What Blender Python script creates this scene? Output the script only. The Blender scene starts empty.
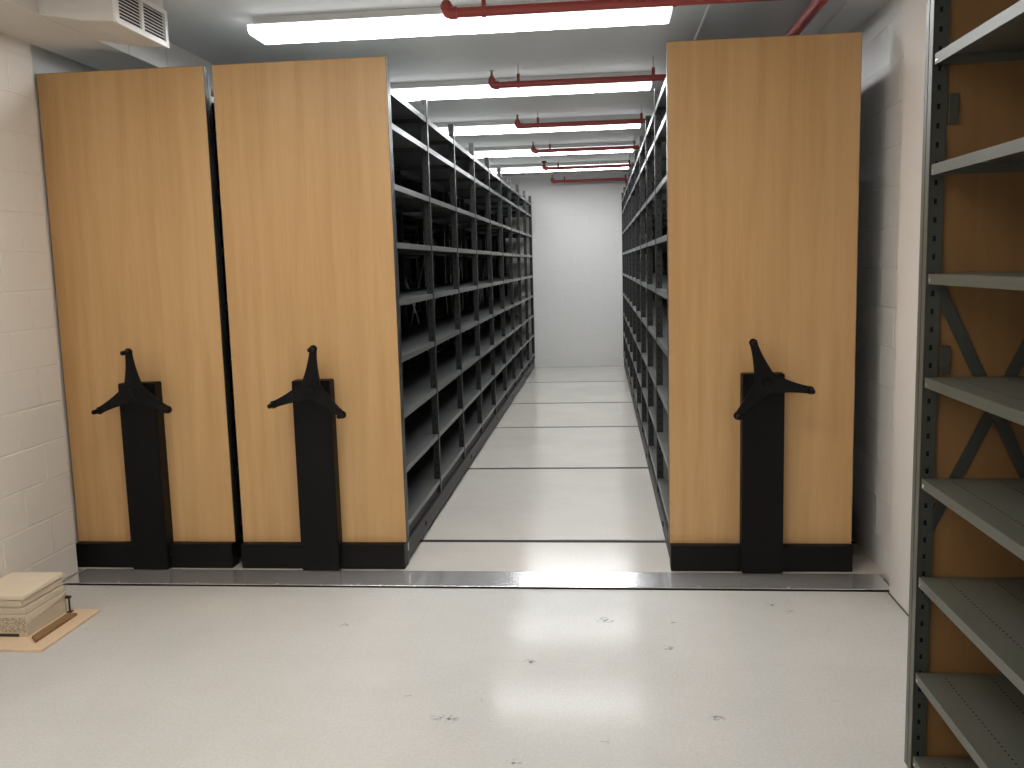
import bpy, bmesh, math, random
from mathutils import Matrix, Vector
random.seed(7)
scene = bpy.context.scene
COL = scene.collection

# ------------------------------------------------------------------ camera
YAW, PITCH, ROLL, FPX = -0.1015, -0.1292, -0.0273, 916.8
CAM = Vector((0.0, -4.5792, 1.5595))
fwd = Vector((math.sin(YAW) * math.cos(PITCH), math.cos(YAW) * math.cos(PITCH), math.sin(PITCH)))
right0 = Vector((math.cos(YAW), -math.sin(YAW), 0))
up0 = right0.cross(fwd)
cr, sr = math.cos(ROLL), math.sin(ROLL)
right = cr * right0 + sr * up0
up = -sr * right0 + cr * up0
cam = bpy.data.cameras.new('camera')
cam.sensor_width = 36.0
cam.lens = FPX / 1024 * 36.0
cam.clip_start = 0.05
co = bpy.data.objects.new('camera', cam)
COL.objects.link(co)
m = Matrix((right, up, -fwd)).transposed().to_4x4()
m.translation = CAM
co.matrix_world = m
scene.camera = co

# ------------------------------------------------------------------ world, exposure
w = bpy.data.worlds.new('world')
scene.world = w
w.use_nodes = True
w.node_tree.nodes['Background'].inputs[0].default_value = (0.02, 0.02, 0.02, 1)
w.node_tree.nodes['Background'].inputs[1].default_value = 0.3
scene.view_settings.view_transform = 'Standard'
scene.view_settings.look = 'None'
scene.view_settings.gamma = 1.0
scene.view_settings.use_curve_mapping = False
scene.view_settings.exposure = 0.0
scene.cycles.use_denoising = True
scene.cycles.max_bounces = 10
scene.cycles.diffuse_bounces = 6
AISLE_COL = (0.965, 0.985, 1.0)
FRONT_COL = (1.0, 0.94, 0.875)
AISLE_E = 30.0
FRONT_E = 16.8

# ------------------------------------------------------------------ materials
def srgb(r, g, b):
    f = lambda c: (c / 255 / 12.92) if c / 255 <= 0.04045 else ((c / 255 + 0.055) / 1.055) ** 2.4
    return (f(r), f(g), f(b), 1)

def new_mat(name):
    mt = bpy.data.materials.new(name)
    mt.use_nodes = True
    nt = mt.node_tree
    return mt, nt, nt.nodes['Principled BSDF']

def N(nt, kind, **kw):
    n = nt.nodes.new(kind)
    for k, v in kw.items():
        if k.startswith('i_'):
            n.inputs[k[2:].replace('_', ' ')].default_value = v
        else:
            setattr(n, k, v)
    return n

def plain(name, col, rough=0.5, metal=0.0, var=0.06, scale=6.0, bump=0.0, bscale=80.0, spec=0.5):
    """painted or bare surface with slight mottling and optional fine relief"""
    mt, nt, b = new_mat(name)
    tc = N(nt, 'ShaderNodeTexCoord')
    nz = N(nt, 'ShaderNodeTexNoise', i_Scale=scale, i_Detail=4.0)
    nt.links.new(tc.outputs['Object'], nz.inputs['Vector'])
    mx = N(nt, 'ShaderNodeMix', data_type='RGBA')
    mx.inputs[6].default_value = tuple(c * (1 - var) for c in col[:3]) + (1,)
    mx.inputs[7].default_value = tuple(min(1, c * (1 + var)) for c in col[:3]) + (1,)
    nt.links.new(nz.outputs[0], mx.inputs[0])
    nt.links.new(mx.outputs[2], b.inputs['Base Color'])
    b.inputs['Roughness'].default_value = rough
    b.inputs['Metallic'].default_value = metal
    b.inputs['Specular IOR Level'].default_value = spec
    if bump:
        n2 = N(nt, 'ShaderNodeTexNoise', i_Scale=bscale, i_Detail=3.0)
        nt.links.new(tc.outputs['Object'], n2.inputs['Vector'])
        bp = N(nt, 'ShaderNodeBump', i_Strength=bump, i_Distance=0.01)
        nt.links.new(n2.outputs[0], bp.inputs['Height'])
        nt.links.new(bp.outputs[0], b.inputs['Normal'])
    return mt

def wood(name, c1, c2, rough=0.38):
    mt, nt, b = new_mat(name)
    tc = N(nt, 'ShaderNodeTexCoord')
    mp = N(nt, 'ShaderNodeMapping')
    mp.inputs['Scale'].default_value = (11, 11, 0.6)
    nt.links.new(tc.outputs['Object'], mp.inputs[0])
    n1 = N(nt, 'ShaderNodeTexNoise', i_Scale=1.0, i_Detail=5.0, i_Roughness=0.6, i_Distortion=0.4)
    nt.links.new(mp.outputs[0], n1.inputs['Vector'])
    mp2 = N(nt, 'ShaderNodeMapping')
    mp2.inputs['Scale'].default_value = (120, 120, 3.0)
    nt.links.new(tc.outputs['Object'], mp2.inputs[0])
    n2 = N(nt, 'ShaderNodeTexNoise', i_Scale=1.0, i_Detail=3.0)
    nt.links.new(mp2.outputs[0], n2.inputs['Vector'])
    ad = N(nt, 'ShaderNodeMix', data_type='FLOAT')
    ad.inputs[0].default_value = 0.2
    nt.links.new(n1.outputs[0], ad.inputs[2])
    nt.links.new(n2.outputs[0], ad.inputs[3])
    rp = N(nt, 'ShaderNodeValToRGB')
    rp.color_ramp.elements[0].position = 0.3
    rp.color_ramp.elements[0].color = c1
    rp.color_ramp.elements[1].position = 0.72
    rp.color_ramp.elements[1].color = c2
    nt.links.new(ad.outputs[0], rp.inputs[0])
    nt.links.new(rp.outputs[0], b.inputs['Base Color'])
    b.inputs['Roughness'].default_value = rough
    return mt

def emitter(name, col, strength):
    mt, nt, b = new_mat(name)
    b.inputs['Base Color'].default_value = (0.85, 0.85, 0.85, 1)
    b.inputs['Emission Color'].default_value = (*col, 1)
    b.inputs['Emission Strength'].default_value = strength
    return mt

def floor_mat(name, col, grid=0.0, scuffs=(), rough=0.16, spec=0.5):
    mt, nt, b = new_mat(name)
    tc = N(nt, 'ShaderNodeTexCoord')
    nz = N(nt, 'ShaderNodeTexNoise', i_Scale=1.3, i_Detail=6.0, i_Roughness=0.65)
    nt.links.new(tc.outputs['Object'], nz.inputs['Vector'])
    rp = N(nt, 'ShaderNodeValToRGB')
    rp.color_ramp.elements[0].position = 0.25
    rp.color_ramp.elements[0].color = tuple(c * 0.92 for c in col[:3]) + (1,)
    rp.color_ramp.elements[1].position = 0.75
    rp.color_ramp.elements[1].color = tuple(c * 1.05 for c in col[:3]) + (1,)
    nt.links.new(nz.outputs[0], rp.inputs[0])
    last = rp.outputs[0]
    # fine speckle of the vinyl
    sp = N(nt, 'ShaderNodeTexNoise', i_Scale=90.0, i_Detail=2.0)
    nt.links.new(tc.outputs['Object'], sp.inputs['Vector'])
    mr = N(nt, 'ShaderNodeMapRange')
    mr.inputs[1].default_value = 0.3
    mr.inputs[2].default_value = 0.7
    mr.inputs[3].default_value = 0.94
    mr.inputs[4].default_value = 1.04
    nt.links.new(sp.outputs[0], mr.inputs[0])
    mul = N(nt, 'ShaderNodeMix', data_type='RGBA', blend_type='MULTIPLY')
    mul.inputs[0].default_value = 1.0
    nt.links.new(last, mul.inputs[6])
    nt.links.new(mr.outputs[0], mul.inputs[7])
    last = mul.outputs[2]
    if grid:
        bk = N(nt, 'ShaderNodeTexBrick', offset=0.0)
        bk.inputs['Color1'].default_value = (1, 1, 1, 1)
        bk.inputs['Color2'].default_value = (0.985, 0.985, 0.98, 1)
        bk.inputs['Mortar'].default_value = (0.95, 0.95, 0.945, 1)
        bk.inputs['Scale'].default_value = 1.0
        bk.inputs['Mortar Size'].default_value = 0.0012
        bk.inputs['Brick Width'].default_value = grid
        bk.inputs['Row Height'].default_value = grid
        nt.links.new(tc.outputs['Object'], bk.inputs['Vector'])
        m2 = N(nt, 'ShaderNodeMix', data_type='RGBA', blend_type='MULTIPLY')
        m2.inputs[0].default_value = 1.0
        nt.links.new(last, m2.inputs[6])
        nt.links.new(bk.outputs[0], m2.inputs[7])
        last = m2.outputs[2]
    if scuffs:
        wn = N(nt, 'ShaderNodeTexNoise', i_Scale=55.0, i_Detail=3.0)
        nt.links.new(tc.outputs['Object'], wn.inputs['Vector'])
        tot = None
        for (x, y, r, st) in scuffs:
            mpn = N(nt, 'ShaderNodeMapping')
            mpn.inputs['Location'].default_value = (-x / r, -y / (r * 0.8), 0)
            mpn.inputs['Scale'].default_value = (1 / r, 1 / (r * 0.8), 1)
            nt.links.new(tc.outputs['Object'], mpn.inputs[0])
            ln = N(nt, 'ShaderNodeVectorMath', operation='LENGTH')
            nt.links.new(mpn.outputs[0], ln.inputs[0])
            a = N(nt, 'ShaderNodeMapRange')
            a.inputs[1].default_value = 0.2
            a.inputs[2].default_value = 1.0
            a.inputs[3].default_value = st
            a.inputs[4].default_value = 0.0
            nt.links.new(ln.outputs['Value'], a.inputs[0])
            if tot is None:
                tot = a.outputs[0]
            else:
                s = N(nt, 'ShaderNodeMath', operation='MAXIMUM')
                nt.links.new(tot, s.inputs[0])
                nt.links.new(a.outputs[0], s.inputs[1])
                tot = s.outputs[0]
        th = N(nt, 'ShaderNodeMapRange')
        th.inputs[1].default_value = 0.47
        th.inputs[2].default_value = 0.60
        nt.links.new(wn.outputs[0], th.inputs[0])
        pr = N(nt, 'ShaderNodeMath', operation='MULTIPLY')
        nt.links.new(tot, pr.inputs[0])
        nt.links.new(th.outputs[0], pr.inputs[1])
        m3 = N(nt, 'ShaderNodeMix', data_type='RGBA')
        m3.inputs[7].default_value = (0.12, 0.12, 0.115, 1)
        nt.links.new(pr.outputs[0], m3.inputs[0])
        nt.links.new(last, m3.inputs[6])
        last = m3.outputs[2]
    nt.links.new(last, b.inputs['Base Color'])
    b.inputs['Specular IOR Level'].default_value = spec
    rr = N(nt, 'ShaderNodeMapRange')
    rr.inputs[3].default_value = rough * 0.8
    rr.inputs[4].default_value = rough * 1.3
    nt.links.new(nz.outputs[0], rr.inputs[0])
    nt.links.new(rr.outputs[0], b.inputs['Roughness'])
    bn = N(nt, 'ShaderNodeTexNoise', i_Scale=7.0, i_Detail=3.0)
    nt.links.new(tc.outputs['Object'], bn.inputs['Vector'])
    bp = N(nt, 'ShaderNodeBump', i_Strength=0.05, i_Distance=0.02)
    nt.links.new(bn.outputs[0], bp.inputs['Height'])
    nt.links.new(bp.outputs[0], b.inputs['Normal'])
    return mt

def printed(name, col):
    """cream carton side with rows of small faded print"""
    mt, nt, b = new_mat(name)
    tc = N(nt, 'ShaderNodeTexCoord')
    mp = N(nt, 'ShaderNodeMapping')
    mp.inputs['Scale'].default_value = (60, 60, 60)
    nt.links.new(tc.outputs['Object'], mp.inputs[0])
    nz = N(nt, 'ShaderNodeTexNoise', i_Scale=3.0, i_Detail=2.0)
    nt.links.new(mp.outputs[0], nz.inputs['Vector'])
    rp = N(nt, 'ShaderNodeValToRGB')
    rp.color_ramp.elements[0].position = 0.42
    rp.color_ramp.elements[0].color = srgb(150, 138, 120)
    rp.color_ramp.elements[1].position = 0.55
    rp.color_ramp.elements[1].color = col
    nt.links.new(nz.outputs[0], rp.inputs[0])
    nt.links.new(rp.outputs[0], b.inputs['Base Color'])
    b.inputs['Roughness'].default_value = 0.75
    return mt

M = {}
M['wall'] = plain('white_block_paint', (0.74, 0.73, 0.71), 0.45, var=0.025, scale=2.5, bump=0.12, bscale=140)
M['wall_warm'] = plain('light_warmed_block_paint', (0.75, 0.715, 0.665), 0.45, var=0.025, scale=2.5, bump=0.12, bscale=140)  # white block paint with the warm tint of the light mixed in
M['wall_smooth'] = plain('white_wall_paint', (0.74, 0.72, 0.69), 0.45, var=0.02, scale=1.5, bump=0.03, bscale=60)
M['ceiling'] = plain('ceiling_paint', (0.67, 0.67, 0.66), 0.6, var=0.04, scale=1.6, bump=0.05, bscale=90)
M['wood'] = wood('beech_laminate', srgb(191, 150, 98), srgb(213, 175, 124))
M['wood_shaded'] = wood('beech_laminate_shaded', srgb(128, 94, 55), srgb(140, 105, 65), 0.5)  # same beech, darkened: shade inside the fixed unit put into its colour
M['black'] = plain('black_powder_coat', (0.003, 0.003, 0.0034), 0.5, spec=0.22, var=0.1, bump=0.05, bscale=300)
M['black_base'] = plain('black_base_steel', (0.0035, 0.0035, 0.004), 0.48, spec=0.22, var=0.15)
M['carriage'] = plain('charcoal_carriage_steel', (0.009, 0.009, 0.009), 0.45, spec=0.35, var=0.15)
M['steel'] = plain('grey_painted_steel', (0.021, 0.023, 0.022), 0.36, metal=0.1, var=0.06, scale=3)
M['steel_dark'] = plain('dark_grey_steel', (0.055, 0.060, 0.054), 0.36, metal=0.2, var=0.08)
M['shelf'] = plain('light_grey_shelf_steel', (0.105, 0.110, 0.106), 0.32, metal=0.1, var=0.05, scale=3)
M['shelf_green'] = plain('grey_green_shelf_steel', (0.098, 0.101, 0.082), 0.38, metal=0.1, var=0.06, scale=3)
M['edge'] = plain('grey_edge_band', (0.038, 0.036, 0.032), 0.4, var=0.05)
M['alu'] = plain('brushed_aluminium', (0.82, 0.82, 0.83), 0.17, metal=0.75, var=0.04, scale=12)
M['rail'] = plain('rail_steel', (0.022, 0.021, 0.02), 0.6, metal=0.0, spec=0.1, var=0.15)
M['red'] = plain('red_pipe_paint', (0.34, 0.050, 0.042), 0.4, var=0.12, scale=8)
M['brass'] = plain('brass_fitting', (0.20, 0.16, 0.10), 0.4, metal=0.6)
M['housing'] = plain('white_lamp_housing', (0.75, 0.75, 0.74), 0.4, var=0.02)
M['duct'] = plain('white_duct_paint', (0.66, 0.64, 0.60), 0.5, var=0.03, bump=0.03, bscale=30)
M['grille'] = plain('white_grille_metal', (0.76, 0.75, 0.72), 0.4, var=0.02)
M['dark_void'] = plain('dark_duct_inside', (0.03, 0.03, 0.028), 0.8)
M['cream'] = plain('cream_board', srgb(226, 214, 192), 0.75, var=0.05, scale=14, bump=0.1, bscale=160)
M['cream2'] = plain('cream_board_edge', srgb(212, 200, 180), 0.8, var=0.06, scale=20, bump=0.2, bscale=120)
M['print'] = printed('printed_carton', srgb(206, 195, 175))
M['carton'] = plain('carton_card', srgb(206, 194, 172), 0.8, var=0.06)
M['ply'] = plain('pale_plywood', srgb(222, 198, 168), 0.6, var=0.06, scale=9)
M['brownwood'] = plain('brown_wood_offcut', srgb(138, 106, 70), 0.6, var=0.12, scale=14)
M['rust'] = plain('dark_iron', (0.035, 0.024, 0.018), 0.55)
M['label'] = plain('white_sticker', (0.6, 0.6, 0.58), 0.5)
M['lens_aisle'] = emitter('lamp_lens_neutral', AISLE_COL, AISLE_E)
M['lens_front'] = emitter('lamp_lens_warm', FRONT_COL, FRONT_E)
M['side_lens_aisle'] = emitter('lamp_side_neutral', AISLE_COL, AISLE_E * 0.085)
M['side_lens_front'] = emitter('lamp_side_warm', FRONT_COL, FRONT_E * 0.08)

ZF = -0.012
# scuffs on the vinyl: x, y, radius, strength
scf = [(x, y, r, 0.85) for x, y, r in (
    (-0.01, -0.667, 0.05), (-0.313, -1.111, 0.035), (0.247, -0.957, 0.03), (-0.562, -1.585, 0.045), (-0.6, -1.573, 0.035),
    (-0.742, -1.42, 0.02), (-0.465, -1.44, 0.02), (0.37, -1.535, 0.035), (0.287, -0.692, 0.02), (-0.015, -1.715, 0.018),
    (-0.304, -1.853, 0.03), (0.737, -0.466, 0.03), (-1.167, -0.76, 0.03), (0.81, -0.549, 0.03))]
M['floor'] = floor_mat('pale_grey_vinyl_floor', (0.585, 0.588, 0.572), grid=0.277, scuffs=scf, rough=0.13, spec=0.055)
M['deck'] = floor_mat('beige_deck_vinyl', (0.60, 0.565, 0.51), rough=0.15)

# ------------------------------------------------------------------ mesh helpers
class MB:
    def __init__(s):
        s.v = []; s.f = []; s.dark = []
    def add(s, vs, fs):
        o = len(s.v)
        s.v += [tuple(p) for p in vs]
        s.f += [tuple(i + o for i in f) for f in fs]
        return s
    def box(s, x0, x1, y0, y1, z0, z1):
        return s.add([(x0, y0, z0), (x1, y0, z0), (x1, y1, z0), (x0, y1, z0), (x0, y0, z1), (x1, y0, z1), (x1, y1, z1), (x0, y1, z1)],
                     [(0, 3, 2, 1), (4, 5, 6, 7), (0, 1, 5, 4), (1, 2, 6, 5), (2, 3, 7, 6), (3, 0, 4, 7)])
    def tube(s, path, r, n=14, caps=True):
        path = [Vector(p) for p in path]
        rings = []
        prev = None
        for i, p in enumerate(path):
            if i == 0: t = path[1] - p
            elif i == len(path) - 1: t = p - path[i - 1]
            else: t = (path[i + 1] - p).normalized() + (p - path[i - 1]).normalized()
            t.normalize()
            if prev is None:
                a = Vector((0, 0, 1)) if abs(t.z) < 0.9 else Vector((1, 0, 0))
                u = t.cross(a).normalized()
            else:
                u = (prev - t * prev.dot(t)).normalized()
            prev = u
            v = t.cross(u)
            rr = r[i] if isinstance(r, (list, tuple)) else r
            rings.append([p + (u * math.cos(2 * math.pi * k / n) + v * math.sin(2 * math.pi * k / n)) * rr for k in range(n)])
        vs = [q for ring in rings for q in ring]
        fs = []
        for i in range(len(rings) - 1):
            for k in range(n):
                a, b = i * n + k, i * n + (k + 1) % n
                fs.append((a, b, b + n, a + n))
        if caps:
            fs.append(tuple(range(n - 1, -1, -1)))
            fs.append(tuple(range((len(rings) - 1) * n, len(rings) * n)))
        return s.add(vs, fs)
    def prism(s, pts, axis, a0, a1):
        """extrude a 2-D outline along an axis; pts in the two other axes (in x,y,z order)"""
        n = len(pts)
        def P(p, a):
            return {'x': (a, p[0], p[1]), 'y': (p[0], a, p[1]), 'z': (p[0], p[1], a)}[axis]
        vs = [P(p, a0) for p in pts] + [P(p, a1) for p in pts]
        fs = [(i, (i + 1) % n, (i + 1) % n + n, i + n) for i in range(n)]
        fs += [tuple(range(n - 1, -1, -1)), tuple(range(n, 2 * n))]
        return s.add(vs, fs)
    def mesh(s, name, mat, smooth=False, bevel=0.0, seg=2):
        me = bpy.data.meshes.new(name)
        me.from_pydata(s.v, [], s.f)
        bm = bmesh.new(); bm.from_mesh(me)
        bmesh.ops.recalc_face_normals(bm, faces=bm.faces)
        if bevel:
            bmesh.ops.bevel(bm, geom=[e for e in bm.edges if e.is_manifold and e.calc_face_angle(0) > 0.6], offset=bevel, segments=seg, affect='EDGES', clamp_overlap=True)
        bm.to_mesh(me); bm.free()
        for p in me.polygons: p.use_smooth = smooth
        if smooth:
            try: me.set_sharp_from_angle(angle=math.radians(40))
            except Exception: pass
        me.materials.append(M[mat])
        if s.dark:
            me.materials.append(M['black'])
            for i in s.dark: me.polygons[i].material_index = 1
        return me
    def build(s, name, mat, parent=None, loc=(0, 0, 0), **kw):
        return put(name, s.mesh(name, mat, **kw), parent, loc)

def put(name, me, parent=None, loc=(0, 0, 0), rot=None):
    o = bpy.data.objects.new(name, me)
    COL.objects.link(o)
    o.location = loc
    if rot: o.rotation_euler = rot
    if parent: o.parent = parent
    return o

def tag(o, label, cat, group=None):
    o['label'] = label; o['category'] = cat
    if group: o['group'] = group
    return o

def thing(name, label, cat, loc=(0, 0, 0), group=None):
    o = put(name, None, None, loc)
    o.empty_display_size = 0.1
    return tag(o, label, cat, group)

def struct(o):
    o['kind'] = 'structure'
    return o

# ------------------------------------------------------------------ setting
XL, XLB = -2.80, -2.872        # left wall: front face, and behind the shelving
XR, XRB = 1.31, 1.36          # right wall
YN, YF, ZC = -6.4, 9.32, 2.88
YLC, YRC = -0.107, -0.30      # where the front walls end

floor = struct(MB().box(XL - 0.2, XR + 0.2, YN - 0.1, -0.285, -0.12, ZF).build('floor', 'floor'))
deck_base = struct(MB().box(XLB - 0.1, XRB + 0.1, -0.285, YF + 0.1, -0.12, -0.03).build('floor_deck', 'rail'))
RAILS = [0.46, 2.33, 4.12, 5.65, 7.5, 9.26]
edges = [-0.060] + RAILS
for i in range(6):
    y0 = edges[i] + (0.028 if i else 0.0)
    y1 = edges[i + 1] - 0.028
    MB().box(XLB, XRB, y0, y1, -0.03, 0.0).build('deck_panel', 'deck', deck_base, bevel=0.002, seg=1)
for y in RAILS:
    r_ = MB().box(XLB, XRB, y - 0.027, y + 0.027, -0.03, -0.003)
    r_.build('rail', 'rail', deck_base, bevel=0.003, seg=1)
MB().box(XLB, XRB, 9.288, YF, -0.03, 0.0).build('deck_panel', 'deck', deck_base)

ceiling = struct(MB().box(XLB - 0.1, XRB + 0.1, YN - 0.1, YF + 0.1, ZC, ZC + 0.1).build('ceiling', 'ceiling'))

MOD_Z, MOD_L, J = 0.19, 0.38, 0.005
def block_mesh(l, h, d=0.002, c=0.004):
    """face of one painted block, lying in X (length) and Z (height), proud towards -Y"""
    l -= J; h -= J
    vs = [(-l / 2, 0, 0), (l / 2, 0, 0), (l / 2, 0, h), (-l / 2, 0, h), (-l / 2 + c, -d, c), (l / 2 - c, -d, c), (l / 2 - c, -d, h - c), (-l / 2 + c, -d, h - c)]
    return MB().add(vs, [(4, 5, 6, 7), (0, 1, 5, 4), (1, 2, 6, 5), (2, 3, 7, 6), (3, 0, 4, 7)])
_bm = {}
def lay_blocks(wall, a0, a1, place, rz, z1=ZC, d=0.002, mat='wall'):
    n = 0
    k = 0
    z = -0.025
    while z < z1 - 0.02:
        zb = max(z, 0.0); zt = min(z + MOD_Z, z1)
        off = 0.0 if k % 2 else MOD_L / 2
        a = a0 - off
        while a < a1 - 0.001:
            s, e = max(a, a0), min(a + MOD_L, a1)
            if e - s > 0.03:
                key = (round(e - s, 3), round(zt - zb, 3), d, mat)
                if key not in _bm:
                    _bm[key] = block_mesh(*key[:3]).mesh('block', mat)
                p = place((s + e) / 2)
                put('block', _bm[key], wall, (p[0], p[1], zb + J / 2), (0, 0, rz))
                n += 1
            a += MOD_L
        z += MOD_Z; k += 1
    return n

# left wall with rounded block corner, then the recess behind the shelving
r = 0.022
arc = [(XL - r + r * math.cos(t), YLC - r + r * math.sin(t)) for t in [math.pi / 2 * i / 5 for i in range(6)]]
wl = MB().prism([(XL - 0.3, YN), (XL, YN)] + arc + [(XL - 0.3, YLC)], 'z', -0.1, ZC).build('wall_left', 'wall_warm', smooth=True)
struct(wl)
lay_blocks(wl, -2.60, YLC - r - 0.004, lambda a: (XL, a), math.pi / 2, mat='wall_warm')
wlb = struct(MB().box(XLB - 0.16, XLB, YLC, YF + 0.1, -0.1, ZC).build('wall_left_recess', 'wall'))
# right wall
wr = struct(MB().box(XR, XR + 0.25, YN, YRC, -0.1, ZC).build('wall_right', 'wall_smooth', bevel=0.006))
wrb = struct(MB().box(XRB, XRB + 0.2, YRC, YF + 0.1, -0.1, ZC).build('wall_right_recess', 'wall'))
lay_blocks(wrb, YRC + 0.002, 2.6, lambda a: (XRB, a), -math.pi / 2, 2.735)
wf = struct(MB().box(XLB - 0.1, XRB + 0.1, YF, YF + 0.2, -0.1, ZC).build('wall_far', 'wall'))
lay_blocks(wf, XLB, XRB, lambda a: (a, YF), 0, d=0.0009)
struct(MB().box(XL - 0.2, XR + 0.2, YN - 0.2, YN, -0.1, ZC).build('wall_near', 'wall_smooth'))
# boxed-in soffit above the right wall
struct(MB().box(1.165, XRB - 0.0, YRC, YF, 2.742, ZC).build('trim_1', 'ceiling'))
struct(MB().box(1.165, XR, YN, YRC, 2.742, ZC).build('trim_2', 'ceiling'))

struct(MB().box(XR - 0.004, XR, YN, YRC, ZF, ZF + 0.006).build('baseboard_right', 'edge'))
# aluminium threshold plate in front of the deck
tp = thing('threshold_plate', 'flat aluminium threshold strip across the floor below the wooden end panels', 'threshold', (-0.7, -0.18, 0))
MB().box(-2.79 + 0.7, XRB - 0.03 + 0.7, -0.105, 0.119, -0.003, 0.0).build('plate', 'alu', tp, bevel=0.001, seg=1)
MB().box(-2.70 + 0.7, 1.22 + 0.7, -0.104, -0.099, -0.0119, -0.003).build('front_edge', 'black', tp)
for x in [-2.5 + 0.42 * i for i in range(9)]:
    MB().tube([(x + 0.7, -0.08, -0.001), (x + 0.7, -0.08, 0.002)], 0.007, 10).build('screw', 'alu', tp)

# ------------------------------------------------------------------ ceiling lamps
def lamp(yc, mat, label, x0=-1.81, x1=0.36):
    xc = (x0 + x1) / 2
    t = thing('ceiling_lamp', label, 'lamp', (xc, yc, ZC), 'fluorescent ceiling lamps in rows')
    hl = (x1 - x0) / 2
    MB().box(-hl + 0.005, hl - 0.005, -0.085, 0.085, -0.0445, 0.0).box(-hl - 0.002, hl + 0.002, -0.128, 0.128, -0.0485, -0.0445).build('housing', 'housing', t, bevel=0.003, seg=1)
    # wrap-around lens: bright flat bottom, dimmer prismatic sides
    MB().box(-hl + 0.008, -0.012, -0.112, 0.112, -0.092, -0.086).build('lens', mat, t)
    MB().box(-0.010, hl - 0.008, -0.112, 0.112, -0.0935, -0.086).build('lens', mat, t)
    for s in (-1, 1):
        side = [(s * 0.1125, -0.0915), (s * 0.130, -0.080), (s * 0.135, -0.050), (s * 0.1125, -0.050)]
        MB().prism(side, 'x', -hl + 0.008, hl - 0.008).build('side_lens', 'side_' + mat, t)
    cap = [(-0.1125, -0.093), (-0.132, -0.081), (-0.137, -0.049), (0.137, -0.049), (0.132, -0.081), (0.1125, -0.093)]
    for s in (-1, 1):
        MB().prism(cap, 'x', s * hl - 0.0075, s * hl).build('end_cap', 'side_' + mat, t)
    return t
LY = [0.355, 2.23, 4.13, 6.0, 7.88]
LN = ['nearest long ceiling lamp in view, above the gap between the end panels', 'second long ceiling lamp from the front, over the aisle',
      'third long ceiling lamp from the front, over the aisle', 'fourth long ceiling lamp from the front, over the aisle',
      'farthest long ceiling lamp over the aisle, closest to the far wall']
for y, l in zip(LY, LN):
    lamp(y, 'lens_aisle', l)
lamp(-1.52, 'lens_front', 'long ceiling lamp over the open floor, just before the wooden end panels', -2.12, 0.05)
lamp(-3.40, 'lens_front', 'long ceiling lamp over the open floor, second row before the wooden end panels', -2.12, 0.05)
lamp(-5.28, 'lens_front', 'long ceiling lamp over the open floor, farthest from the wooden end panels', -2.12, 0.05)

# ------------------------------------------------------------------ mobile shelving
PH, BH = 2.59, 0.133
SHELF_Z = [2.455, 2.285, 1.985, 1.69, 1.395, 1.10, 0.805, 0.515, 0.225]
BAY = 1.02
PY = [1.02 * k + 0.02 for k in range(10)]
PY[0] = 0.045
WID = 0.887

def post_mesh(z0, z1, name='upright'):
    """angle post: web in X (0..0.045) facing -Y with a row of slots, lip in Y (0..0.03); outer corner at the origin"""
    mb = MB()
    n = int((z1 - z0) / 0.0505)
    p = (z1 - z0) / n
    sh, x0, x1, wd, th = 0.016, 0.014, 0.024, 0.040, 0.003
    for i in range(n):
        a = z0 + i * p
        b, c, d = a + (p - sh) / 2, a + (p + sh) / 2, a + p
        for (xa, xb, za, zb) in ((0, wd, a, b), (0, x0, b, c), (x1, wd, b, c), (0, wd, c, d)):
            mb.add([(xa, 0, za), (xb, 0, za), (xb, 0, zb), (xa, 0, zb)], [(0, 1, 2, 3)])
            mb.add([(xa, th, za), (xb, th, za), (xb, th, zb), (xa, th, zb)], [(3, 2, 1, 0)])
        mb.add([(x0, th, b), (x1, th, b), (x1, th, c), (x0, th, c)], [(0, 1, 2, 3)])
        mb.dark.append(len(mb.f) - 1)  # slot closed by a black face standing in for the shade behind
        for (xa, za, xb, zb) in ((x0, b, x1, b), (x1, b, x1, c), (x1, c, x0, c), (x0, c, x0, b)):
            mb.add([(xa, 0, za), (xb, 0, zb), (xb, th, zb), (xa, th, za)], [(0, 1, 2, 3)])
    mb.add([(wd, 0, z0), (wd, th, z0), (wd, th, z1), (wd, 0, z1)], [(0, 1, 2, 3)])
    mb.add([(0, 0, z1), (wd, 0, z1), (wd, th, z1), (0, th, z1)], [(0, 1, 2, 3)])
    mb.box(0, th, 0, 0.03, z0, z1)
    mb.box(wd - th, wd, th, 0.012, z0, z1)
    return mb

def shelf_mb(depth, length, lip=0.03, th=0.003):
    """open-bottomed tray: X 0..depth, Y 0..length, top at z=0"""
    d, l = depth, length
    o = [(0, 0), (d, 0), (d, l), (0, l)]
    i = [(th, th), (d - th, th), (d - th, l - th), (th, l - th)]
    vs = [(x, y, 0) for x, y in o] + [(x, y, -lip) for x, y in o] + [(x, y, -th) for x, y in i] + [(x, y, -lip) for x, y in i]
    fs = [(0, 1, 2, 3), (8, 11, 10, 9)]
    for k in range(4):
        j = (k + 1) % 4
        fs += [(k, 4 + k, 4 + j, j), (8 + k, 8 + j, 12 + j, 12 + k), (4 + k, 12 + k, 12 + j, 4 + j)]
    return MB().add(vs, fs)

def mirror_x(mb):
    r2 = MB(); r2.v = [(-x, y, z) for x, y, z in mb.v]; r2.f = [tuple(reversed(f)) for f in mb.f]; r2.dark = list(mb.dark)
    return r2

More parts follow.
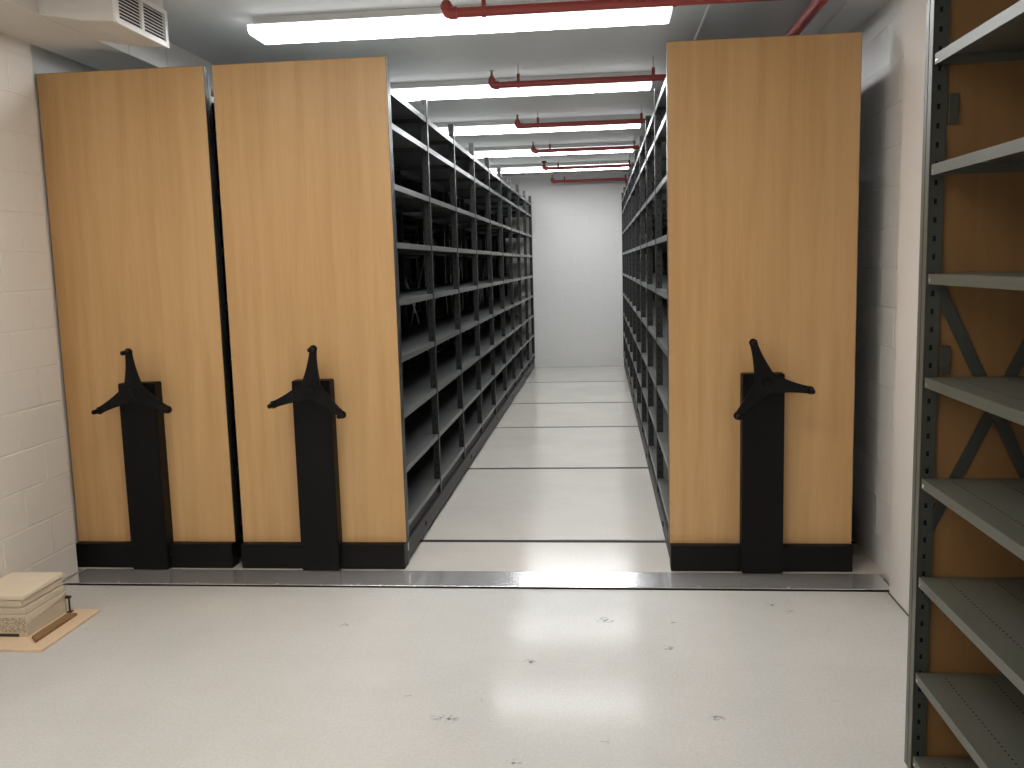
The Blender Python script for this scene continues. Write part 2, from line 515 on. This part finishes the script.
post_r = post_mesh(0.135, 2.565)                         # stands on a left (-X) face, web inwards to +X
POST_L = post_r.mesh('upright', 'steel')
POST_R = mirror_x(post_r).mesh('upright', 'steel')
DEP = 0.425
SHELF_A = shelf_mb(DEP, PY[1] - PY[0] - 0.006).mesh('shelf', 'shelf')
SHELF_B = shelf_mb(DEP, BAY - 0.006).mesh('shelf', 'shelf')
def strip_mesh(p0, p1, wdt, th, nrm):
    """flat bar from p0 to p1, width in the plane perpendicular to nrm"""
    p0, p1, nrm = Vector(p0), Vector(p1), Vector(nrm)
    t = (p1 - p0).normalized(); s = t.cross(nrm).normalized() * wdt / 2; n2 = nrm.normalized() * th
    vs = [p0 - s, p0 + s, p1 + s, p1 - s]
    vs = vs + [v + n2 for v in vs]
    return MB().add(vs, [(0, 3, 2, 1), (4, 5, 6, 7), (0, 1, 5, 4), (1, 2, 6, 5), (2, 3, 7, 6), (3, 0, 4, 7)])
BR1 = strip_mesh((0, 0.03, 0.86), (0, BAY - 0.03, 1.62), 0.03, 0.002, (1, 0, 0)).mesh('cross_brace', 'steel_dark')
BR2 = strip_mesh((0.003, 0.03, 1.62), (0.003, BAY - 0.03, 0.86), 0.03, 0.002, (1, 0, 0)).mesh('cross_brace', 'steel_dark')

PANEL = None
def handle(unit, angles, hx):
    """three-armed crank: hub, arms and grips, axis along -Y"""
    hb = MB().tube([(0, 0.05, 0), (0, -0.004, 0)], 0.034, 24)
    hb.tube([(0, -0.004, 0), (0, -0.018, 0)], [0.050, 0.046], 24)
    h = hb.build('handle', 'black', unit, (hx, -0.135, 0.968), smooth=True)
    MB().tube([(0, -0.018, 0), (0, -0.026, 0)], [0.022, 0.018], 18).build('hub_cap', 'black_base', h, smooth=True)
    # arm outline along +X, widening in a curve towards the hub; slightly dished towards the panel in the middle
    L = 0.205
    n = 10
    top = []
    for i in range(n + 1):
        u = i / n
        x = L * u
        hw = 0.0175 + 0.040 * (1 - u) ** 1.7
        y = -0.006 - 0.016 * u ** 1.5
        top.append((x, hw, y))
    for a in angles:
        ca, sa = math.cos(math.radians(a)), math.sin(math.radians(a))
        mb = MB(); vs = []
        for (x, hw, y) in top:
            for s, dy in ((1, -0.008), (1, 0.008), (-1, 0.008), (-1, -0.008)):
                vs.append((x * ca - s * hw * sa, y + dy, x * sa + s * hw * ca))
        fs = []
        for i in range(n):
            for k in range(4):
                j = (k + 1) % 4
                fs.append((4 * i + k, 4 * i + j, 4 * i + 4 + j, 4 * i + 4 + k))
        fs += [(0, 1, 2, 3), (4 * n + 3, 4 * n + 2, 4 * n + 1, 4 * n)]
        mb.add(vs, fs)
        ex, ez, ey = L * ca, L * sa, top[-1][2]
        mb.tube([(ex, ey + 0.009, ez), (ex, ey - 0.009, ez)], 0.0195, 18)
        mb.build('arm', 'black', h, bevel=0.003, smooth=True)
        g = MB().tube([(ex, ey - 0.008, ez), (ex, ey - 0.04, ez), (ex, ey - 0.06, ez), (ex, ey - 0.066, ez)], [0.010, 0.012, 0.012, 0.008], 16)
        g.build('grip', 'black', h, smooth=True)

def mobile_unit(x0, label, angles, hx, sticker=False, wid=WID, rz=0.0):
    xc = x0 + wid / 2
    t = thing('mobile_shelving_unit', label, 'shelving unit', (xc, 0, 0.0), 'mobile shelving units on rails')
    hw = wid / 2
    # end panel with its grey edge band
    p = MB().box(-hw + 0.002, hw - 0.002, 0.0, 0.032, BH, PH - 0.002).build('end_panel', 'wood', t)
    e = MB().box(-hw, -hw + 0.002, 0.002, 0.036, BH, PH).box(hw - 0.002, hw, 0.002, 0.036, BH, PH).box(-hw, hw, 0.002, 0.036, PH - 0.002, PH).box(-hw + 0.002, hw - 0.002, 0.0325, 0.036, BH, PH - 0.002)
    e.build('edge_band', 'edge', p)
    # carriage
    MB().box(-hw + 0.004, hw - 0.004, -0.045, 0.045, 0.0005, BH - 0.001).build('kick_plate', 'black_base', t, bevel=0.003)
    for s in (-1, 1):
        xa, xb = sorted((s * (hw - 0.006), s * (hw - 0.05)))
        c = MB().box(xa, xb, 0.047, 9.22, 0.022, 0.125).build('carriage_beam', 'carriage', t, bevel=0.004)
        for y in RAILS[:5]:
            xs = s * (hw - 0.0065)
            MB().tube([(xs, y + 0.09, 0.075), (xs + s * 0.005, y + 0.09, 0.075)], 0.016, 14).build('axle_cap', 'black', c, smooth=True)
        MB().box(*sorted((s * (hw - 0.02), s * (hw - 0.045))), 0.047, 9.22, 0.126, 0.193).build('carriage_riser', 'black', t)
    for y in RAILS[:5]:
        for s in (-1, 1):
            MB().tube([(s * (hw - 0.07), y, 0.055), (s * (hw - 0.10), y, 0.055)], 0.056, 20).build('wheel', 'steel_dark', t, smooth=True)
    MB().box(-hw + 0.052, hw - 0.052, 0.05, 9.2, 0.122, 0.132).build('carriage_deck', 'black', t)
    # uprights: front faces and back to back in the middle
    for k, y in enumerate(PY):
        put('upright', POST_L, t, (-hw + 0.001, y, 0))
        put('upright', POST_R, t, (hw - 0.001, y, 0))
        put('upright', POST_R, t, (-0.004, y, 0))
        put('upright', POST_L, t, (0.004, y, 0))
    for k in range(9):
        sm = SHELF_A if k == 0 else SHELF_B
        for z in SHELF_Z:
            put('shelf', sm, t, (-hw + 0.0045, PY[k] + 0.0035, z))
            put('shelf', sm, t, (hw - 0.0045 - DEP, PY[k] + 0.0035, z))
        if k % 2 == 0:
            put('cross_brace', BR1, t, (-0.0015, PY[k], 0))
            put('cross_brace', BR2, t, (-0.0015, PY[k], 0))
    # drive column and crank
    col = MB().box(-0.1, 0.1, -0.082, -0.001, 0.004, 1.003).build('drive_column', 'black', t, bevel=0.004)
    for z in (0.075, 0.9):
        MB().tube([(0.1, -0.04, z), (0.103, -0.04, z)], 0.008, 12).build('screw', 'steel_dark', col)
    handle(t, angles, hx)
    t.rotation_euler.z = rz
    if sticker:
        MB().box(hw - 0.0062, hw - 0.005, 0.05, 0.075, 0.07, 0.11).build('sticker', 'label', t)
    return t

mobile_unit(-2.861, 'leftmost wood-ended mobile shelving unit, its panel beside the left block wall', (91, 207, 333), 0.018)
mobile_unit(-1.931, 'middle wood-ended mobile shelving unit, its open shelves lining the left of the aisle', (82, 201, 321), 0.02, True)
mobile_unit(0.317, 'right wood-ended mobile shelving unit standing alone across the aisle', (108, 229, 350), 0.0, wid=0.899, rz=0.0034)

# ------------------------------------------------------------------ fixed shelving in the right foreground
t = thing('fixed_shelving_unit', 'grey steel open shelving in the right foreground against the right wall', 'shelving unit', (0.905, -1.88, ZF))
D0 = 0.40
POST_N = post_mesh(0.0, 2.56).mesh('upright', 'steel_dark')
POST_N2 = mirror_x(post_mesh(0.0, 2.56)).mesh('upright', 'steel_dark')
LN_ = 1.02
for y in (0.0, -LN_ - 0.004):
    put('upright', POST_N, t, (0, y, 0))
    put('upright', POST_N2, t, (D0, y, 0))
for x in (0.002, ):
    MB().box(-0.0012, 0.0, 0.001, 0.03, 0, 2.56).build('upright_lip', 'shelf_green', t)
NSH = shelf_mb(D0 - 0.006, LN_ - 0.006, 0.029).mesh('shelf', 'shelf_green')
hole = MB()
for i in range(48):
    for xx in (0.07, 0.2, 0.33):
        yy = 0.03 + i * 0.02
        hole.add([(xx, yy, 0.0004), (xx + 0.005, yy, 0.0004), (xx + 0.005, yy + 0.007, 0.0004), (xx, yy + 0.007, 0.0004)], [(0, 1, 2, 3)])
HOLE = hole.mesh('perforations', 'rail')
for z in (2.385, 2.098, 1.803, 1.503, 1.21, 0.915, 0.62, 0.325, 0.06):
    s_ = put('shelf', NSH, t, (0.003, -LN_ + 0.002, z - ZF))
    hh = put('perforations', HOLE, s_)
    hh['kind'] = 'stuff'
    MB().tube([(-0.0012, LN_ - 0.022, -0.018), (0.001, LN_ - 0.022, -0.018)], 0.005, 10).build('bolt', 'alu', s_)
MB().box(0.004, D0 - 0.004, 0.0135, 0.032, 0.02, 2.56).build('back_board', 'wood_shaded', t)
p = MB().box(0.0, D0 + 0.0, 0.034, 0.056, 0.02, 2.61).build('end_panel', 'wood_shaded', t)
MB().box(-0.002, 0.0, 0.033, 0.057, 0.02, 2.61).build('edge_band', 'shelf_green', p)
strip_mesh((0.03, 0.005, 1.49), (D0 - 0.03, 0.005, 0.77), 0.034, 0.003, (0, 1, 0)).build('cross_brace', 'steel_dark', t)
strip_mesh((0.03, 0.009, 0.77), (D0 - 0.03, 0.009, 1.49), 0.034, 0.003, (0, 1, 0)).build('cross_brace', 'steel_dark', t)
for z in (1.27, 1.965):
    MB().box(0.046, 0.072, -0.001, 0.003, z - 0.04, z + 0.04).build('brace_bracket', 'steel_dark', t, bevel=0.001, seg=1)

# ------------------------------------------------------------------ sprinkler pipes
ZP = 2.745
sp = thing('sprinkler_piping', 'red fire sprinkler piping hung below the ceiling', 'pipes', (1.03, 1.0, ZP))
ox, oy = -1.03, -1.0
MB().tube([(0, YN + oy + 0.01, 0), (0, 9.2 + oy, 0)], 0.03, 18).build('main_pipe', 'red', sp, smooth=True)
for i, y in enumerate([-0.11, 1.68, 3.53, 5.34, 7.17, 9.05]):
    xl = -0.717 + ox
    yy = y + oy
    rp = 0.023 if i == 0 else 0.0205
    b = MB().tube([(0, yy, 0), (xl + 0.03, yy, 0), (xl + 0.012, yy, 0.004), (xl + 0.003, yy, 0.013), (xl, yy, 0.03), (xl, yy, 0.05)], rp, 14).build('branch_pipe', 'red', sp, smooth=True)
    MB().tube([(xl + 0.05, yy, 0), (xl + 0.024, yy, 0), (xl + 0.008, yy, 0.005), (xl, yy, 0.02), (xl, yy, 0.038)], rp + 0.006, 14).build('elbow', 'red', b, smooth=True)
    MB().tube([(xl, yy, 0.05), (xl, yy, 0.062), (xl, yy, 0.066), (xl, yy, 0.09), (xl, yy, 0.094)], [0.014, 0.014, 0.008, 0.007, 0.018] if i != 4 else [0.014, 0.016, 0.022, 0.036, 0.038], 12).build('sprinkler_head', 'brass' if i != 4 else 'brass', b, smooth=True)
    for hx in (-0.54, 0.345):
        hg = MB()
        hg.tube([(hx + ox - 0.009, yy, 0), (hx + ox + 0.009, yy, 0)], rp + 0.004, 14)
        hg.tube([(hx + ox, yy, rp), (hx + ox, yy, rp + 0.045)], 0.011, 10)
        MB().tube([(hx + ox, yy, rp + 0.04), (hx + ox, yy, ZC - ZP)], 0.004, 8).build('rod', 'housing', b, smooth=True)
        hg.build('hanger', 'red', b, smooth=True)
    MB().tube([(0.036, yy, 0), (-0.06, yy, 0)], rp + 0.008, 14).build('tee', 'red', b, smooth=True)

cd = MB().tube([(0, 0, 0), (0, 8.6, 0)], 0.009, 10).build('conduit', 'housing', None, (0.571, 0.45, ZC - 0.010), smooth=True)
tag(cd, 'thin pale conduit run along the ceiling above the right end panel', 'conduit')

# ------------------------------------------------------------------ air duct with grille
ZD = 2.705
d = thing('air_duct', 'pale sheet-metal air duct with louvred side grille under the ceiling at upper left', 'duct', (-2.625, 0, ZD))
dx = 2.625
cuts = [YN + 0.01, -2.4, -1.1, 0.185, 0.615, 3.0, 5.4, 9.3]
for a, b_ in zip(cuts[:-1], cuts[1:]):
    MB().box(-2.798 + dx, -2.45 + dx, a + 0.002, b_ - 0.002, 0, ZC - ZD - 0.002).build('duct_section', 'duct', d, bevel=0.002, seg=1)
    if b_ < 9:
        MB().box(-2.796 + dx, -2.452 + dx, b_ - 0.002, b_ + 0.002, 0.002, ZC - ZD - 0.004).build('duct_joint', 'rail', d)
# short side branch, bottom dropping slightly towards the grille
bx = MB()
x0, x1, x2 = -2.449 + dx, -2.25 + dx, -2.105 + dx
prof = [(x0, 0.002), (x1, -0.036), (x2, -0.046), (x2, ZC - ZD - 0.003), (x0, ZC - ZD - 0.003)]
bx.prism(prof, 'y', -0.60, -0.115)
bx.build('side_branch', 'duct', d, bevel=0.002, seg=1)
g = MB()
gy0, gy1, gz0, gz1, gx = -0.605, -0.11, -0.052, 0.122, x2
fw = 0.03
g.box(gx + 0.001, gx + 0.014, gy0, gy1, gz0, gz0 + fw * 0.7).box(gx + 0.001, gx + 0.014, gy0, gy1, gz1 - fw * 0.7, gz1)
g.box(gx + 0.001, gx + 0.014, gy0, gy0 + fw, gz0 + fw * 0.7, gz1 - fw * 0.7).box(gx + 0.001, gx + 0.014, gy1 - fw, gy1, gz0 + fw * 0.7, gz1 - fw * 0.7)
yc = (gy0 + gy1) / 2
g.box(gx + 0.001, gx + 0.012, yc - 0.012, yc + 0.012, gz0 + fw * 0.7, gz1 - fw * 0.7)
gr = g.build('grille', 'grille', d)
MB().box(gx + 0.0005, gx + 0.002, gy0 + fw, gy1 - fw, gz0 + 0.02, gz1 - 0.02).build('grille_opening', 'dark_void', gr)
nl = 9
za, zb = gz0 + fw * 0.7, gz1 - fw * 0.7
for (ya, yb) in ((gy0 + fw, yc - 0.012), (yc + 0.012, gy1 - fw)):
    for i in range(nl):
        z = za + (i + 0.5) * (zb - za) / nl
        MB().add([(gx + 0.003, ya, z - 0.001), (gx + 0.011, ya, z - 0.006), (gx + 0.011, yb, z - 0.006), (gx + 0.003, yb, z - 0.001),
                  (gx + 0.003, ya, z + 0.003), (gx + 0.011, ya, z - 0.002), (gx + 0.011, yb, z - 0.002), (gx + 0.003, yb, z + 0.003)],
                 [(0, 3, 2, 1), (4, 5, 6, 7), (0, 1, 5, 4), (1, 2, 6, 5), (2, 3, 7, 6), (3, 0, 4, 7)]).build('louver', 'grille', gr)

# ------------------------------------------------------------------ stack of boards by the left wall
ZB = ZF
bd = MB().box(-0.205, 0.205, -0.235, 0.225, 0.0, 0.012).build('plywood_board', 'ply', None, (-2.588, -0.862, ZB), bevel=0.0015, seg=1)
tag(bd, 'pale plywood board lying on the floor under the stack of cartons', 'board')
zb = ZB + 0.0125
ct = thing('tile_carton', 'low printed carton with a loose flap at the bottom of the stack', 'carton', (-2.655, -0.815, zb))
MB().box(-0.125, 0.125, -0.152, 0.152, 0.0, 0.098).build('box', 'carton', ct, bevel=0.002, seg=1)
MB().box(-0.12, 0.12, -0.1535, -0.1525, 0.02, 0.085).build('printed_side', 'print', ct)
MB().box(-0.12, 0.085, -0.1532, -0.1525, 0.0, 0.014).build('dark_band', 'rust', ct)
MB().add([(0.126, -0.15, 0.097), (0.126, 0.14, 0.097), (0.128, 0.13, 0.088), (0.128, -0.09, 0.066), (0.128, -0.15, 0.058),
          (0.129, -0.15, 0.097), (0.129, 0.14, 0.097), (0.131, 0.13, 0.088), (0.131, -0.09, 0.066), (0.131, -0.15, 0.058)],
         [(0, 1, 2, 3, 4), (9, 8, 7, 6, 5), (0, 5, 6, 1), (1, 6, 7, 2), (2, 7, 8, 3), (3, 8, 9, 4), (4, 9, 5, 0)]).build('flap', 'cream2', ct)
zz = zb + 0.0985
for (hx, hy, h, ox_, oy_, nm, lb, rz) in (
        (0.124, 0.15, 0.030, -0.004, 0.004, 'cream2', 'cream board lying directly on the printed carton', 0.015),
        (0.120, 0.150, 0.036, -0.010, 0.004, 'cream2', 'thick cream board in the middle of the stack by the left wall', -0.012),
        (0.129, 0.158, 0.020, -0.006, -0.002, 'cream', 'thin pale cream board on top of the stack by the left wall', 0.02)):
    o = MB().box(-hx, hx, -hy, hy, 0, h).build('cream_board', nm, None, (-2.655 + ox_, -0.815 + oy_, zz), bevel=0.0045, seg=2)
    o.rotation_euler.z = rz
    tag(o, lb, 'board', 'boards stacked by the left wall')
    zz += h + 0.0015
oc = MB().prism([(-0.022, -0.12), (0.026, -0.165), (0.026, 0.15), (-0.022, 0.15)], 'z', 0.0, 0.012).build('wood_offcut', 'brownwood', None, (-2.478, -0.865, zb), bevel=0.001, seg=1)
tag(oc, 'brown wooden strip lying on the plywood beside the carton', 'wood strip')
ib = thing('iron_bracket', 'small dark upright bracket at the back corner of the plywood board', 'bracket', (-2.512, -0.675, zb))
MB().tube([(0, 0, 0.0), (0.0, 0, 0.07)], 0.0045, 10).build('rod', 'rust', ib, smooth=True)
MB().box(-0.016, 0.010, -0.008, 0.008, 0.066, 0.078).build('head', 'rust', ib, bevel=0.002)
MB().box(-0.012, 0.012, -0.012, 0.012, 0.0, 0.003).build('foot', 'rust', ib)
